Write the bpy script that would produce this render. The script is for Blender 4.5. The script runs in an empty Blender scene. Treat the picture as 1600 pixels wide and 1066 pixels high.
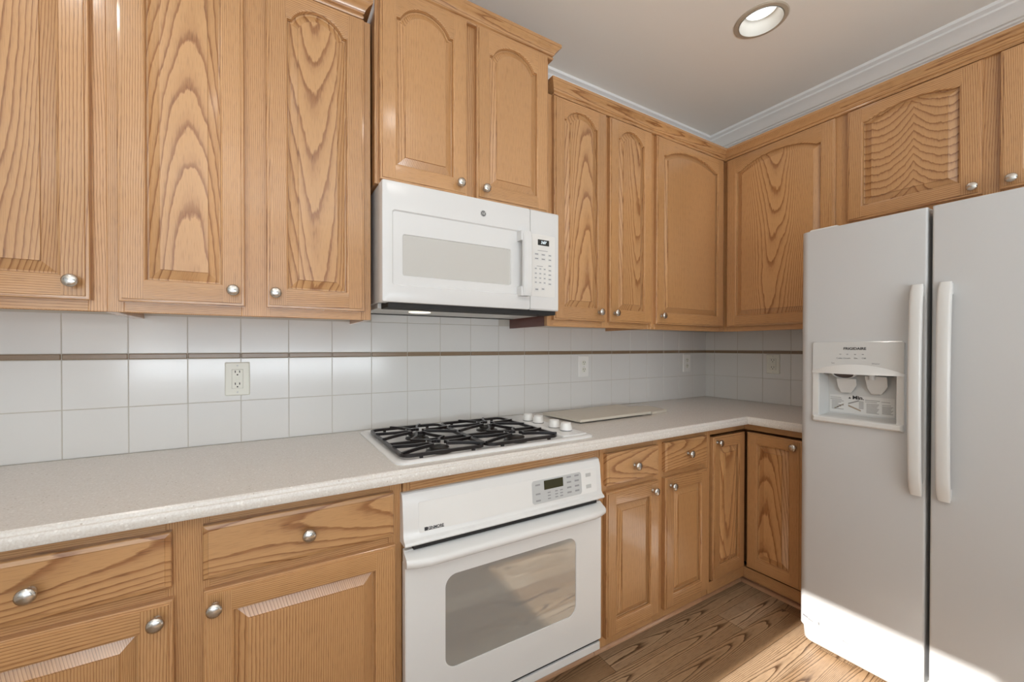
import bpy, bmesh, math, random
from mathutils import Vector, Matrix

random.seed(7)
scene = bpy.context.scene
COL = scene.collection
PI = math.pi

# ------------------------------------------------------------------ camera
CT = 0.868                                   # worktop height
cam_d = bpy.data.cameras.new('camera')
cam = bpy.data.objects.new('camera', cam_d)
COL.objects.link(cam)
cam_d.sensor_fit = 'HORIZONTAL'
cam_d.sensor_width = 36.0
cam_d.lens = 631.15 / 1600 * 36.0
cam_d.shift_x = 28.06 / 1600
cam_d.shift_y = 14.21 / 1600
cam_d.clip_start = 0.02
YAW, PITCH, ROLL = .5207, -.0076, .0003
fwd = Vector((math.sin(YAW) * math.cos(PITCH), math.cos(YAW) * math.cos(PITCH), math.sin(PITCH)))
rgt = Vector((math.cos(YAW), -math.sin(YAW), 0))
upv = rgt.cross(fwd)
r2 = rgt * math.cos(ROLL) + upv * math.sin(ROLL)
u2 = upv * math.cos(ROLL) - rgt * math.sin(ROLL)
M = Matrix((r2, u2, -fwd)).transposed().to_4x4()
M.translation = Vector((-2.6953, -1.7199, .3439 + CT))
cam.matrix_world = M
scene.camera = cam

# ------------------------------------------------------------------ world, sun, added fill lights, exposure
scene.view_settings.view_transform = 'Standard'
scene.view_settings.look = 'None'
scene.view_settings.gamma = 1.0
scene.view_settings.use_curve_mapping = False
scene.view_settings.exposure = 0.0
scene.cycles.use_denoising = True
scene.cycles.max_bounces = 8
scene.cycles.diffuse_bounces = 5
scene.cycles.caustics_reflective = False
scene.cycles.caustics_refractive = False
scene.cycles.sample_clamp_indirect = 6.0

world = bpy.data.worlds.new('sky')
scene.world = world
world.use_nodes = True
wn = world.node_tree.nodes
bg = wn['Background']
sky = wn.new('ShaderNodeTexSky')
sky.sky_type = 'HOSEK_WILKIE'
sky.turbidity = 4.0
sky.sun_direction = (-0.80, -0.2, 0.55)
world.node_tree.links.new(sky.outputs[0], bg.inputs[0])
bg.inputs[1].default_value = 1.0


def add_light(name, kind, loc, direction, energy, color=(1, 1, 1), size=None, angle=None, spread=None):
    d = bpy.data.lights.new(name, kind)
    d.energy = energy
    d.color = color
    if size:
        d.shape = 'RECTANGLE'
        d.size, d.size_y = size
    if angle is not None:
        d.angle = angle
    if spread is not None:
        d.spread = spread
    o = bpy.data.objects.new(name, d)
    COL.objects.link(o)
    o.location = loc
    o.rotation_euler = Vector(direction).to_track_quat('-Z', 'Y').to_euler()
    return o


SUN_T = 0.50                                  # slope of the sun's rays along +x
add_light('sun', 'SUN', (-6, -1.2, 4), (1, 0, -SUN_T), 10.0, (1.0, .97, .92), angle=.010)
add_light('front_fill', 'AREA', (-3.0, -3.86, 1.35), (0.1, 1, 0.0), 14, (.83, .94, 1.06), size=(1.8, 2.1))  # soft fill added from behind the camera, facing the back wall
add_light('side_fill', 'AREA', (-4.13, -2.3, 1.40), (1, .25, .6), 5, (.83, .94, 1.06), size=(1.3, 1.6))  # weaker fill added from the unseen left side
# upward fill light added to brighten the ceiling and cornice
add_light('ceiling_fill_up', 'AREA', (-2.6, -3.72, 1.0), (0, .26, 1), 98, (.85, .93, .99), size=(2.6, .4))
for lx, ly, le in ((-2.0, -1.45, 6), (-3.3, -1.05, 10), (-2.9, -2.4, 7)):
    lo = add_light('ceiling_can_lamp', 'SPOT', (lx, ly, 2.60), (0, 0, -1), le, (1.0, .955, .90))
    lo.data.spot_size, lo.data.spot_blend, lo.data.shadow_soft_size = 2.5, .7, .05

# ------------------------------------------------------------------ node helpers


def nmat(name):
    m = bpy.data.materials.new(name)
    m.use_nodes = True
    nt = m.node_tree
    return m, nt, nt.nodes['Principled BSDF']


def N(nt, t, **kw):
    n = nt.nodes.new(t)
    for k, v in kw.items():
        setattr(n, k, v)
    return n


def L(nt, a, b):
    nt.links.new(a, b)


def mth(nt, op, a, b=None, c=None):
    n = nt.nodes.new('ShaderNodeMath')
    n.operation = op
    for i, v in enumerate((a, b, c)):
        if v is None:
            continue
        if hasattr(v, 'links'):
            nt.links.new(v, n.inputs[i])
        else:
            n.inputs[i].default_value = v
    return n.outputs[0]


def mixc(nt, f, a, b, mode='MIX'):
    n = nt.nodes.new('ShaderNodeMix')
    n.data_type = 'RGBA'
    n.blend_type = mode
    for s, v in ((n.inputs[0], f), (n.inputs[6], a), (n.inputs[7], b)):
        if hasattr(v, 'links'):
            nt.links.new(v, s)
        elif isinstance(v, (int, float)):
            s.default_value = v
        else:
            s.default_value = (*v, 1)
    return n.outputs[2]


def ramp(nt, f, stops):
    n = nt.nodes.new('ShaderNodeValToRGB')
    e = n.color_ramp.elements
    while len(e) < len(stops):
        e.new(0.5)
    for el, (p, c) in zip(e, stops):
        el.position = p
        el.color = (c, c, c, 1) if isinstance(c, (int, float)) else (*c, 1)
    L(nt, f, n.inputs[0])
    return n.outputs[0]


def comb(nt, x, y, z):
    n = nt.nodes.new('ShaderNodeCombineXYZ')
    for i, v in enumerate((x, y, z)):
        if hasattr(v, 'links'):
            nt.links.new(v, n.inputs[i])
        else:
            n.inputs[i].default_value = v
    return n.outputs[0]


def noise(nt, vec, scale, detail=2.0, rough=.5):
    n = nt.nodes.new('ShaderNodeTexNoise')
    n.inputs['Scale'].default_value = scale
    n.inputs['Detail'].default_value = detail
    n.inputs['Roughness'].default_value = rough
    L(nt, vec, n.inputs['Vector'])
    return n.outputs[0]


def plain(name, col, rough=.5, metal=0.0, spec=.5, coat=0.0):
    m, nt, b = nmat(name)
    b.inputs['Base Color'].default_value = (*col, 1)
    b.inputs['Roughness'].default_value = rough
    b.inputs['Metallic'].default_value = metal
    b.inputs['Specular IOR Level'].default_value = spec
    b.inputs['Coat Weight'].default_value = coat
    b.inputs['Coat Roughness'].default_value = .08
    return m


def emit(name, col, s):
    m, nt, b = nmat(name)
    b.inputs['Base Color'].default_value = (*col, 1)
    b.inputs['Emission Color'].default_value = (*col, 1)
    b.inputs['Emission Strength'].default_value = s
    return m


OAK_L, OAK_D = (.570, .318, .140), (.285, .112, .036)


def oak(name, horizontal=False, mode='straight', light=OAK_L, dark=OAK_D):
    """Plain-sawn oak: growth rings cut into cathedrals (mode 'arch') or fine straight lines."""
    m, nt, b = nmat(name)
    tc = N(nt, 'ShaderNodeTexCoord')
    sp = N(nt, 'ShaderNodeSeparateXYZ')
    L(nt, tc.outputs['Object'], sp.inputs[0])
    oi = N(nt, 'ShaderNodeObjectInfo')
    rnd = oi.outputs['Random']
    x, y, z = sp.outputs
    if horizontal:
        u, w = mth(nt, 'MULTIPLY_ADD', y, .9, z), x
    else:
        u, w = mth(nt, 'MULTIPLY_ADD', y, .9, x), z
    seed = mth(nt, 'MULTIPLY', rnd, 37.0)
    sgn = mth(nt, 'SUBTRACT', mth(nt, 'MULTIPLY', mth(nt, 'GREATER_THAN', mth(nt, 'FRACT', mth(nt, 'MULTIPLY', rnd, 7.31)), .45), 2.0), 1.0)
    if mode == 'arch':
        uo = mth(nt, 'ADD', u, mth(nt, 'MULTIPLY_ADD', rnd, .08, -.04))
        A, B, na = 480.0, 6.5, 4.6
    elif mode == 'book':
        uo = mth(nt, 'ADD', mth(nt, 'ABSOLUTE', u), -.105)
        A, B, na = 210.0, 31.0, 1.0
        sgn = -1.0
    elif mode == 'fine':
        uo = mth(nt, 'ADD', u, mth(nt, 'MULTIPLY_ADD', rnd, .10, .44))
        A, B, na = 190.0, 2.0, 1.6
    else:
        uo = mth(nt, 'ADD', mth(nt, 'PINGPONG', mth(nt, 'MULTIPLY_ADD', rnd, .11, u), .13), mth(nt, 'MULTIPLY_ADD', rnd, .16, .17))
        A, B, na = 300.0, 3.0, 3.6
    wv = mth(nt, 'ADD', w, seed)
    v1 = comb(nt, mth(nt, 'MULTIPLY', uo, 6.0), mth(nt, 'MULTIPLY', wv, 1.5), seed)
    n1 = noise(nt, v1, 1.0, 2.0, .45)
    v2 = comb(nt, mth(nt, 'MULTIPLY', uo, 130.0), mth(nt, 'MULTIPLY', wv, 12.0), 3.0)
    n2 = noise(nt, v2, 1.0, 3.0, .6)
    v5 = comb(nt, mth(nt, 'MULTIPLY', uo, 30.0), mth(nt, 'MULTIPLY', wv, 22.0), 8.0)
    n5 = noise(nt, v5, 1.0, 1.0)
    ring = mth(nt, 'MULTIPLY', mth(nt, 'MULTIPLY', uo, uo), A)
    ring = mth(nt, 'MULTIPLY_ADD', mth(nt, 'MULTIPLY', w, sgn), B, ring)
    ring = mth(nt, 'MULTIPLY_ADD', n1, na, ring)
    ring = mth(nt, 'MULTIPLY_ADD', n2, .30, ring)
    ring = mth(nt, 'MULTIPLY_ADD', n5, .55 if mode == 'book' else .25, ring)
    ring = mth(nt, 'ADD', ring, mth(nt, 'MULTIPLY', rnd, 5.0))
    fr = mth(nt, 'FRACT', ring)
    g = ramp(nt, fr, [(0.0, .25), (.06, 1.0), (.17, .80), (.28, .30), (.55, .08), (.97, .02)])
    v3 = comb(nt, mth(nt, 'MULTIPLY', u, 620.0), mth(nt, 'MULTIPLY', wv, 26.0), 9.0)
    n3 = noise(nt, v3, 1.0, 1.0)
    pores = ramp(nt, n3, [(.52, 0.0), (.68, 1.0)])
    v4 = comb(nt, mth(nt, 'MULTIPLY', u, 3.0), mth(nt, 'MULTIPLY', wv, .8), seed)
    n4 = noise(nt, v4, 1.0, 1.0)
    col = mixc(nt, mth(nt, 'MULTIPLY', g, .92), light, dark)
    pf = mth(nt, 'MULTIPLY', pores, mth(nt, 'MULTIPLY_ADD', g, .55, .16))
    col = mixc(nt, pf, col, tuple(c * .62 for c in dark))
    tint = ramp(nt, n4, [(.3, (.90, .89, .87)), (.7, (1.06, 1.06, 1.06))])
    col = mixc(nt, 1.0, col, tint, 'MULTIPLY')
    t2 = ramp(nt, rnd, [(0.0, (.94, .92, .90)), (.5, (1.0, 1.0, 1.0)), (1.0, (1.03, 1.02, .99))])
    col = mixc(nt, 1.0, col, t2, 'MULTIPLY')
    L(nt, col, b.inputs['Base Color'])
    b.inputs['Roughness'].default_value = .30
    b.inputs['Coat Weight'].default_value = .6
    b.inputs['Coat Roughness'].default_value = .13
    bp = N(nt, 'ShaderNodeBump')
    bp.inputs['Strength'].default_value = .12
    bp.inputs['Distance'].default_value = .001
    L(nt, pores, bp.inputs['Height'])
    L(nt, bp.outputs[0], b.inputs['Normal'])
    return m


OV = oak('oak_stile')
OH = oak('oak_rail', horizontal=True)
OP = oak('oak_cathedral_panel', mode='arch')
OF = oak('oak_fine_panel', mode='fine')
OB = oak('oak_bookmatched_panel', mode='book')
ODR = oak('oak_drawer_front', horizontal=True, mode='arch')
OSIDE = oak('oak_shaded_side', light=(.15, .038, .024), dark=(.10, .024, .016))  # dark red side panel; the shade below the microwave is put into its colour
OSH = oak('oak_shoe', horizontal=True, light=(.60, .34, .19), dark=(.36, .17, .09))


def floor_mat():
    m, nt, b = nmat('oak_floorboards')
    tc = N(nt, 'ShaderNodeTexCoord')
    sp = N(nt, 'ShaderNodeSeparateXYZ')
    L(nt, tc.outputs['Object'], sp.inputs[0])
    x, y, z = sp.outputs
    yy = mth(nt, 'DIVIDE', y, .108)
    row = mth(nt, 'FLOOR', yy)
    fy = mth(nt, 'SUBTRACT', yy, row)
    wn1 = N(nt, 'ShaderNodeTexWhiteNoise', noise_dimensions='1D')
    L(nt, row, wn1.inputs['W'])
    off = mth(nt, 'MULTIPLY', wn1.outputs[0], 3.0)
    xx = mth(nt, 'DIVIDE', mth(nt, 'ADD', x, off), 1.05)
    colm = mth(nt, 'FLOOR', xx)
    fx = mth(nt, 'SUBTRACT', xx, colm)
    wn2 = N(nt, 'ShaderNodeTexWhiteNoise', noise_dimensions='2D')
    L(nt, comb(nt, row, colm, 0.0), wn2.inputs['Vector'])
    rnd = wn2.outputs[0]
    seed = mth(nt, 'MULTIPLY', rnd, 50.0)
    u = mth(nt, 'ADD', mth(nt, 'MULTIPLY', mth(nt, 'SUBTRACT', fy, .5), .108),
            mth(nt, 'MULTIPLY_ADD', rnd, .10, -.05))
    n1 = noise(nt, comb(nt, mth(nt, 'MULTIPLY', y, 11.0), mth(nt, 'MULTIPLY', x, 1.3), seed), 1.0, 2.0)
    n2 = noise(nt, comb(nt, mth(nt, 'MULTIPLY', y, 150.0), mth(nt, 'MULTIPLY', x, 14.0), seed), 1.0, 3.0, .6)
    ring = mth(nt, 'MULTIPLY', mth(nt, 'MULTIPLY', u, u), 2300.0)
    ring = mth(nt, 'MULTIPLY_ADD', x, 4.0, ring)
    ring = mth(nt, 'MULTIPLY_ADD', n1, 7.0, ring)
    ring = mth(nt, 'MULTIPLY_ADD', n2, .35, ring)
    fr = mth(nt, 'FRACT', mth(nt, 'ADD', ring, seed))
    g = ramp(nt, fr, [(0.0, .35), (.06, 1.0), (.17, .75), (.32, .22), (.7, .05), (.97, .02)])
    pores = ramp(nt, noise(nt, comb(nt, mth(nt, 'MULTIPLY', y, 520.0), mth(nt, 'MULTIPLY', x, 20.0), 2.0), 1.0, 1.0),
                 [(.50, 0.0), (.70, 1.0)])
    blot = noise(nt, comb(nt, mth(nt, 'MULTIPLY', y, 4.0), mth(nt, 'MULTIPLY', x, 1.6), 5.0), 1.0, 3.0)
    base = ramp(nt, mth(nt, 'ADD', mth(nt, 'MULTIPLY', rnd, .55), mth(nt, 'MULTIPLY', blot, .5)),
                [(.15, (.29, .165, .080)), (.5, (.43, .285, .165)), (.85, (.53, .40, .28))])
    col = mixc(nt, mth(nt, 'MULTIPLY', g, .93), base, (.060, .024, .009))
    col = mixc(nt, mth(nt, 'MULTIPLY', pores, .35), col, (.07, .03, .012))
    gap = mth(nt, 'MAXIMUM', mth(nt, 'LESS_THAN', fy, .018), mth(nt, 'LESS_THAN', fx, .0022))
    col = mixc(nt, mth(nt, 'MULTIPLY', gap, .75), col, (.05, .022, .010))
    L(nt, col, b.inputs['Base Color'])
    b.inputs['Roughness'].default_value = .30
    return m


def stone_mat():
    m, nt, b = nmat('cream_speckled_solid_surface')
    tc = N(nt, 'ShaderNodeTexCoord')
    v = tc.outputs['Object']
    n1 = noise(nt, v, 260.0, 2.0)
    col = ramp(nt, n1, [(.30, (.63, .58, .53)), (.52, (.685, .645, .60)), (.72, (.72, .69, .65))])
    vo = N(nt, 'ShaderNodeTexVoronoi')
    vo.inputs['Scale'].default_value = 105.0
    L(nt, v, vo.inputs['Vector'])
    sp = N(nt, 'ShaderNodeSeparateColor')
    L(nt, vo.outputs['Color'], sp.inputs[0])
    spot = mth(nt, 'MULTIPLY', mth(nt, 'LESS_THAN', vo.outputs['Distance'], .20),
               mth(nt, 'GREATER_THAN', sp.outputs[0], .87))
    col = mixc(nt, mth(nt, 'MULTIPLY', spot, .55), col, (.33, .255, .19))
    spot2 = mth(nt, 'MULTIPLY', mth(nt, 'LESS_THAN', vo.outputs['Distance'], .28),
                mth(nt, 'GREATER_THAN', sp.outputs[1], .80))
    col = mixc(nt, mth(nt, 'MULTIPLY', spot2, .5), col, (.86, .83, .78))
    L(nt, col, b.inputs['Base Color'])
    b.inputs['Roughness'].default_value = .24
    return m


def paint(name, col, rough=.6, amt=.06):
    m, nt, b = nmat(name)
    tc = N(nt, 'ShaderNodeTexCoord')
    n1 = noise(nt, tc.outputs['Object'], 180.0, 2.0)
    b.inputs['Base Color'].default_value = (*col, 1)
    b.inputs['Roughness'].default_value = rough
    bp = N(nt, 'ShaderNodeBump')
    bp.inputs['Strength'].default_value = amt
    bp.inputs['Distance'].default_value = .001
    L(nt, n1, bp.inputs['Height'])
    L(nt, bp.outputs[0], b.inputs['Normal'])
    return m


def mesh_glass():
    m, nt, b = nmat('grey_screened_glass')
    tc = N(nt, 'ShaderNodeTexCoord')
    sp = N(nt, 'ShaderNodeSeparateXYZ')
    L(nt, tc.outputs['Object'], sp.inputs[0])
    a = mth(nt, 'SINE', mth(nt, 'MULTIPLY', sp.outputs[0], 2600.0))
    c = mth(nt, 'SINE', mth(nt, 'MULTIPLY', sp.outputs[2], 2600.0))
    d = mth(nt, 'MULTIPLY', a, c)
    L(nt, mixc(nt, mth(nt, 'MULTIPLY_ADD', d, .25, .5), (.47, .455, .43), (.60, .585, .555)), b.inputs['Base Color'])
    b.inputs['Roughness'].default_value = .22
    return m


TILE = plain('white_glazed_tile', (.72, .705, .685), .16)
GROUT = plain('pale_grout', (.53, .495, .44), .9)
LINER = plain('taupe_liner_tile', (.25, .17, .105), .25)
STONE = stone_mat()
BOARD = plain('cream_board', (.60, .55, .465), .45)
CEIL = paint('ceiling_paint', (.90, .87, .82))
WALLP = paint('wall_paint', (.74, .71, .66))
TRIM = plain('white_trim_paint', (.88, .875, .865), .35)
WHITE = plain('white_enamel', (.76, .755, .745), .20)
WHITE_MW = plain('white_microwave_enamel', (.68, .675, .67), .22)
WHITE_P = plain('white_plastic', (.80, .785, .76), .30)
FRIDGE = paint('white_textured_steel', (.535, .535, .535), .26, .05)
PALE = plain('pale_grey_plastic', (.60, .60, .585), .35)
GREYPAD = plain('grey_key_pad', (.52, .53, .53), .35)
KEY = plain('key_print', (.30, .30, .31), .5)
KEYL = plain('key_pale', (.68, .675, .66), .4)
INK = plain('black_print', (.03, .03, .033), .5)
NICKEL = plain('satin_nickel', (.62, .59, .55), .24, 1.0)
STEEL = plain('bright_steel', (.75, .75, .74), .22, 1.0)
IRON = plain('black_cast_enamel', (.013, .010, .010), .30)
CAPM = plain('dark_burner_cap', (.022, .018, .015), .40)
DARK = plain('dark_gap', (.012, .011, .011), .7)
GASKET = plain('grey_gasket', (.10, .10, .105), .5)
SCREEN = plain('black_display_glass', (.010, .009, .008), .08)
SCREEN2 = plain('olive_display_glass', (.035, .034, .014), .10)
DIGIT = emit('lit_digits', (.75, .86, .92), 1.1)
OVENGLASS = plain('grey_mirrored_oven_glass', (.50, .515, .51), .035, .62)
MWGLASS = mesh_glass()
LAMP = emit('warm_lamp_lens', (1.0, .90, .70), 2.2)
BULB = emit('lit_ceiling_lens', (1.0, .985, .96), 3.0)
BEIGE = plain('beige_trim_ring', (.47, .40, .315), .4)
BAFFLE = plain('white_baffle', (.62, .61, .57), .5)
ALMOND = plain('almond_plate', (.765, .75, .67), .35)
PLATE = plain('white_plate', (.82, .80, .77), .35)
SLOT = plain('outlet_slot', (.03, .026, .02), .6)
FRIDGE_P = plain("white_fridge_plastic", (.64, .635, .62), .28)
FLOOR = floor_mat()
STICKER_W = plain('sticker_film', (.66, .655, .64), .4)
STICKER_G = plain('sticker_print', (.30, .295, .285), .6)
STICKER_B = plain('sticker_brown_print', (.36, .29, .22), .6)

# ------------------------------------------------------------------ mesh builder


class MB:
    def __init__(s):
        s.v, s.f, s.m = [], [], []

    def vert(s, p):
        s.v.append(tuple(p))
        return len(s.v) - 1

    def face(s, ids, m=0):
        s.f.append(tuple(ids))
        s.m.append(m)

    def poly(s, pts, m=0):
        s.face([s.vert(p) for p in pts], m)

    def box(s, x0, x1, y0, y1, z0, z1, m=0):
        i = len(s.v)
        for z in (z0, z1):
            for (x, y) in ((x0, y0), (x1, y0), (x1, y1), (x0, y1)):
                s.v.append((x, y, z))
        for q in ((3, 2, 1, 0), (4, 5, 6, 7), (0, 1, 5, 4), (1, 2, 6, 5), (2, 3, 7, 6), (3, 0, 4, 7)):
            s.face([i + k for k in q], m)
        return s

    def loft(s, rings, m=0, closed=True, cap0=True, cap1=True):
        ids = [[s.vert(p) for p in r] for r in rings]
        n = len(ids[0])
        for a, b in zip(ids, ids[1:]):
            for k in range(n if closed else n - 1):
                s.face((a[k], a[(k + 1) % n], b[(k + 1) % n], b[k]), m)
        if cap0:
            s.face(ids[0][::-1], m)
        if cap1:
            s.face(ids[-1], m)
        return s

    def sweep(s, prof, path, z0=0.0, m=0, closed=True):
        """prof: (outward, up) points; path: (x, y) points; outward is to the right of travel."""
        pts = [Vector(p) for p in path]
        rings = []
        for i, p in enumerate(pts):
            din = (p - pts[i - 1]).normalized() if i else None
            dout = (pts[i + 1] - p).normalized() if i < len(pts) - 1 else None
            d1, d2 = din or dout, dout or din
            n1, n2 = Vector((d1.y, -d1.x)), Vector((d2.y, -d2.x))
            nn = (n1 + n2).normalized()
            nn = nn / max(.3, nn.dot(n1))
            rings.append([(p.x + nn.x * o, p.y + nn.y * o, z0 + h) for o, h in prof])
        return s.loft(rings, m, closed, closed, closed)

    def lathe(s, prof, c=(0, 0, 0), axis='z', seg=24, m=0, sx=1.0, sy=1.0, caps=True):
        rings = []
        for r, h in prof:
            ring = []
            for k in range(seg):
                a = 2 * PI * k / seg
                p, q = r * math.cos(a) * sx, r * math.sin(a) * sy
                if axis == 'z':
                    ring.append((c[0] + p, c[1] + q, c[2] + h))
                elif axis == '-y':
                    ring.append((c[0] + p, c[1] - h, c[2] + q))
                elif axis == '-x':
                    ring.append((c[0] - h, c[1] - p, c[2] + q))
            rings.append(ring)
        return s.loft(rings, m, True, caps and prof[0][0] > 1e-6, caps and prof[-1][0] > 1e-6)

    def bar(s, pts, w, h, m=0):
        """square bar of width w, height h along 3-D points (kept level)."""
        pts = [Vector(p) for p in pts]
        rings = []
        for i, p in enumerate(pts):
            d = (pts[min(i + 1, len(pts) - 1)] - pts[max(i - 1, 0)])
            t = Vector((d.x, d.y, 0))
            t = t.normalized() if t.length > 1e-6 else Vector((1, 0, 0))
            n = Vector((t.y, -t.x, 0)) * (w / 2)
            rings.append([p - n - Vector((0, 0, h / 2)), p + n - Vector((0, 0, h / 2)),
                          p + n + Vector((0, 0, h / 2)), p - n + Vector((0, 0, h / 2))])
        return s.loft(rings, m)

    def tube(s, pts, r, seg=8, m=0):
        pts = [Vector(p) for p in pts]
        rings = []
        for i, p in enumerate(pts):
            d = (pts[min(i + 1, len(pts) - 1)] - pts[max(i - 1, 0)]).normalized()
            a = d.cross(Vector((0, 0, 1)))
            if a.length < .05:
                a = d.cross(Vector((1, 0, 0)))
            a.normalize()
            b = d.cross(a)
            rings.append([p + (a * math.cos(2 * PI * k / seg) + b * math.sin(2 * PI * k / seg)) * r for k in range(seg)])
        return s.loft(rings, m)

    def build(s, name, mats, parent=None, loc=(0, 0, 0), rot=(0, 0, 0), bevel=0, seg=2, smooth=0):
        me = bpy.data.meshes.new(name)
        me.from_pydata(s.v, [], s.f)
        mats = mats if isinstance(mats, (list, tuple)) else [mats]
        for mm in mats:
            me.materials.append(mm)
        me.polygons.foreach_set('material_index', s.m)
        bm = bmesh.new()
        bm.from_mesh(me)
        if smooth or bevel:
            bmesh.ops.remove_doubles(bm, verts=bm.verts, dist=1e-6)
        bmesh.ops.recalc_face_normals(bm, faces=bm.faces)
        if smooth:
            for f in bm.faces:
                f.smooth = True
            for e in bm.edges:
                if len(e.link_faces) == 2 and e.calc_face_angle(0) > math.radians(smooth):
                    e.smooth = False
        bm.to_mesh(me)
        bm.free()
        o = bpy.data.objects.new(name, me)
        COL.objects.link(o)
        o.location = loc
        o.rotation_euler = rot
        if parent:
            o.parent = parent
        if bevel:
            md = o.modifiers.new('bevel', 'BEVEL')
            md.width = bevel
            md.segments = seg
            md.limit_method = 'ANGLE'
            md.angle_limit = math.radians(40)
            md.harden_normals = False
        return o


def thing(name, label, cat, loc=(0, 0, 0), rotz=0.0, group=None):
    o = bpy.data.objects.new(name, None)
    COL.objects.link(o)
    o.empty_display_size = .1
    o.location = loc
    o.rotation_euler = (0, 0, rotz)
    o['label'] = label
    o['category'] = cat
    if group:
        o['group'] = group
    return o


def tag(o, label, cat, group=None):
    o['label'] = label
    o['category'] = cat
    if group:
        o['group'] = group
    return o


def structure(o):
    o['kind'] = 'structure'
    return o


def text(name, body, size, mat, parent, loc, rot, align='CENTER', ext=.0003, sx=1.0, shear=0.0, bold=0.0):
    c = bpy.data.curves.new(name, 'FONT')
    c.body = body
    c.size = size
    c.extrude = ext
    c.offset = bold
    c.align_x = align
    c.align_y = 'CENTER'
    c.shear = shear
    tmp = bpy.data.objects.new('outline', c)
    COL.objects.link(tmp)
    bpy.context.view_layer.update()
    me = bpy.data.meshes.new_from_object(tmp.evaluated_get(bpy.context.evaluated_depsgraph_get()))
    bpy.data.objects.remove(tmp, do_unlink=True)
    me.materials.clear()
    me.materials.append(mat)
    me.name = name
    o = bpy.data.objects.new(name, me)
    COL.objects.link(o)
    o.location = loc
    o.rotation_euler = rot
    o.scale = (sx, 1, 1)
    o.parent = parent
    return o


def rrect(x0, x1, z0, z1, r, n=6):
    """rounded rectangle outline, counter-clockwise seen with x right and z up."""
    pts = []
    for cx, cz, a0 in ((x1 - r, z0 + r, -PI / 2), (x1 - r, z1 - r, 0), (x0 + r, z1 - r, PI / 2), (x0 + r, z0 + r, PI)):
        for k in range(n + 1):
            a = a0 + PI / 2 * k / n
            pts.append((cx + r * math.cos(a), cz + r * math.sin(a)))
    return pts


def plate_y(mb, outline, y0, y1, m=0, ch=0.0):
    """extrude an x-z outline from y0 (back) to y1 (front, more negative); ch = front chamfer."""
    rings = [[(x, y0, z) for x, z in outline]]
    if ch:
        cx = sum(p[0] for p in outline) / len(outline)
        cz = sum(p[1] for p in outline) / len(outline)
        w = max(abs(p[0] - cx) for p in outline)
        h = max(abs(p[1] - cz) for p in outline)
        rings.append([(x, y1 + ch, z) for x, z in outline])
        rings.append([(cx + (x - cx) * (1 - ch / w), y1, cz + (z - cz) * (1 - ch / h)) for x, z in outline])
    else:
        rings.append([(x, y1, z) for x, z in outline])
    mb.loft(rings, m)
    return mb


# ------------------------------------------------------------------ room shell
CEIL_Z = 2.632
WALL_L, WALL_F = -4.2, -3.95


def grid_tiles(mb, along, u_lines, rows, d0=.0035, ch=.0008, m=0):
    """tiles as small chamfered slabs standing on a wall; along = 'x' (back wall) or 'y' (right wall)."""
    g = .0011
    for (z0, z1) in rows:
        for a, b in zip(u_lines, u_lines[1:]):
            a0, b0, c0, e0 = a + g, b - g, z0 + g, z1 - g
            if b0 - a0 < .004 or e0 - c0 < .004:
                continue
            t = [random.uniform(-.00025, .00025) for _ in range(3)]

            def P(u, z, d):
                d = d + t[0] + t[1] * (u - a0) / .15 + t[2] * (z - c0) / .15
                return (u, -d, z) if along == 'x' else (-d, -u, z)
            r0 = [P(a0, c0, 0), P(b0, c0, 0), P(b0, e0, 0), P(a0, e0, 0)]
            r1 = [P(a0, c0, d0 - ch), P(b0, c0, d0 - ch), P(b0, e0, d0 - ch), P(a0, e0, d0 - ch)]
            r2_ = [P(a0 + ch, c0 + ch, d0), P(b0 - ch, c0 + ch, d0), P(b0 - ch, e0 - ch, d0), P(a0 + ch, e0 - ch, d0)]
            mb.loft([r0, r1, r2_], m, cap0=False)


ST0, ST1 = CT + .3128 - .0095, CT + .3128 + .0095
GR = CT + .1505
ROW_TOP = CT + .448

wall_back = structure(MB().box(WALL_L - .1, .1, 0.004, .12, 0, CEIL_Z + .1).build('wall_back', WALLP))
wall_right = structure(MB().box(.004, .12, WALL_F - .1, .004, 0, CEIL_Z + .1).build('wall_right', WALLP))
xl = [-.1446 - .154 * k for k in range(24)][::-1] + [0.0]
xs_mw = [x for x in xl if -2.45 < x < -1.55]
tb = MB()
tb.box(-3.7, .004, -.0027, .0045, CT - .01, 1.42, 1)
grid_tiles(tb, 'x', xl, [(CT, GR), (GR, ST0), (ST1, ROW_TOP)])
grid_tiles(tb, 'x', xs_mw, [(ROW_TOP, ROW_TOP + .09)])
tb.build('tile_backsplash', [TILE, GROUT], wall_back)
lb = MB()
grid_tiles(lb, 'x', xl, [(ST0, ST1)], d0=.006, ch=.002)
lb.build('liner_strip', LINER, wall_back)
yl = [0.0, .0681] + [.0681 + .154 * k for k in range(1, 7)]
tb = MB()
tb.box(-.0027, .0045, -1.0, .004, CT - .01, 1.36, 1)
grid_tiles(tb, 'y', yl, [(CT, GR), (GR, ST0), (ST1, ROW_TOP)])
tb.build('tile_backsplash', [TILE, GROUT], wall_right)
lb = MB()
grid_tiles(lb, 'y', yl, [(ST0, ST1)], d0=.006, ch=.002)
lb.build('liner_strip', LINER, wall_right)

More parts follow.
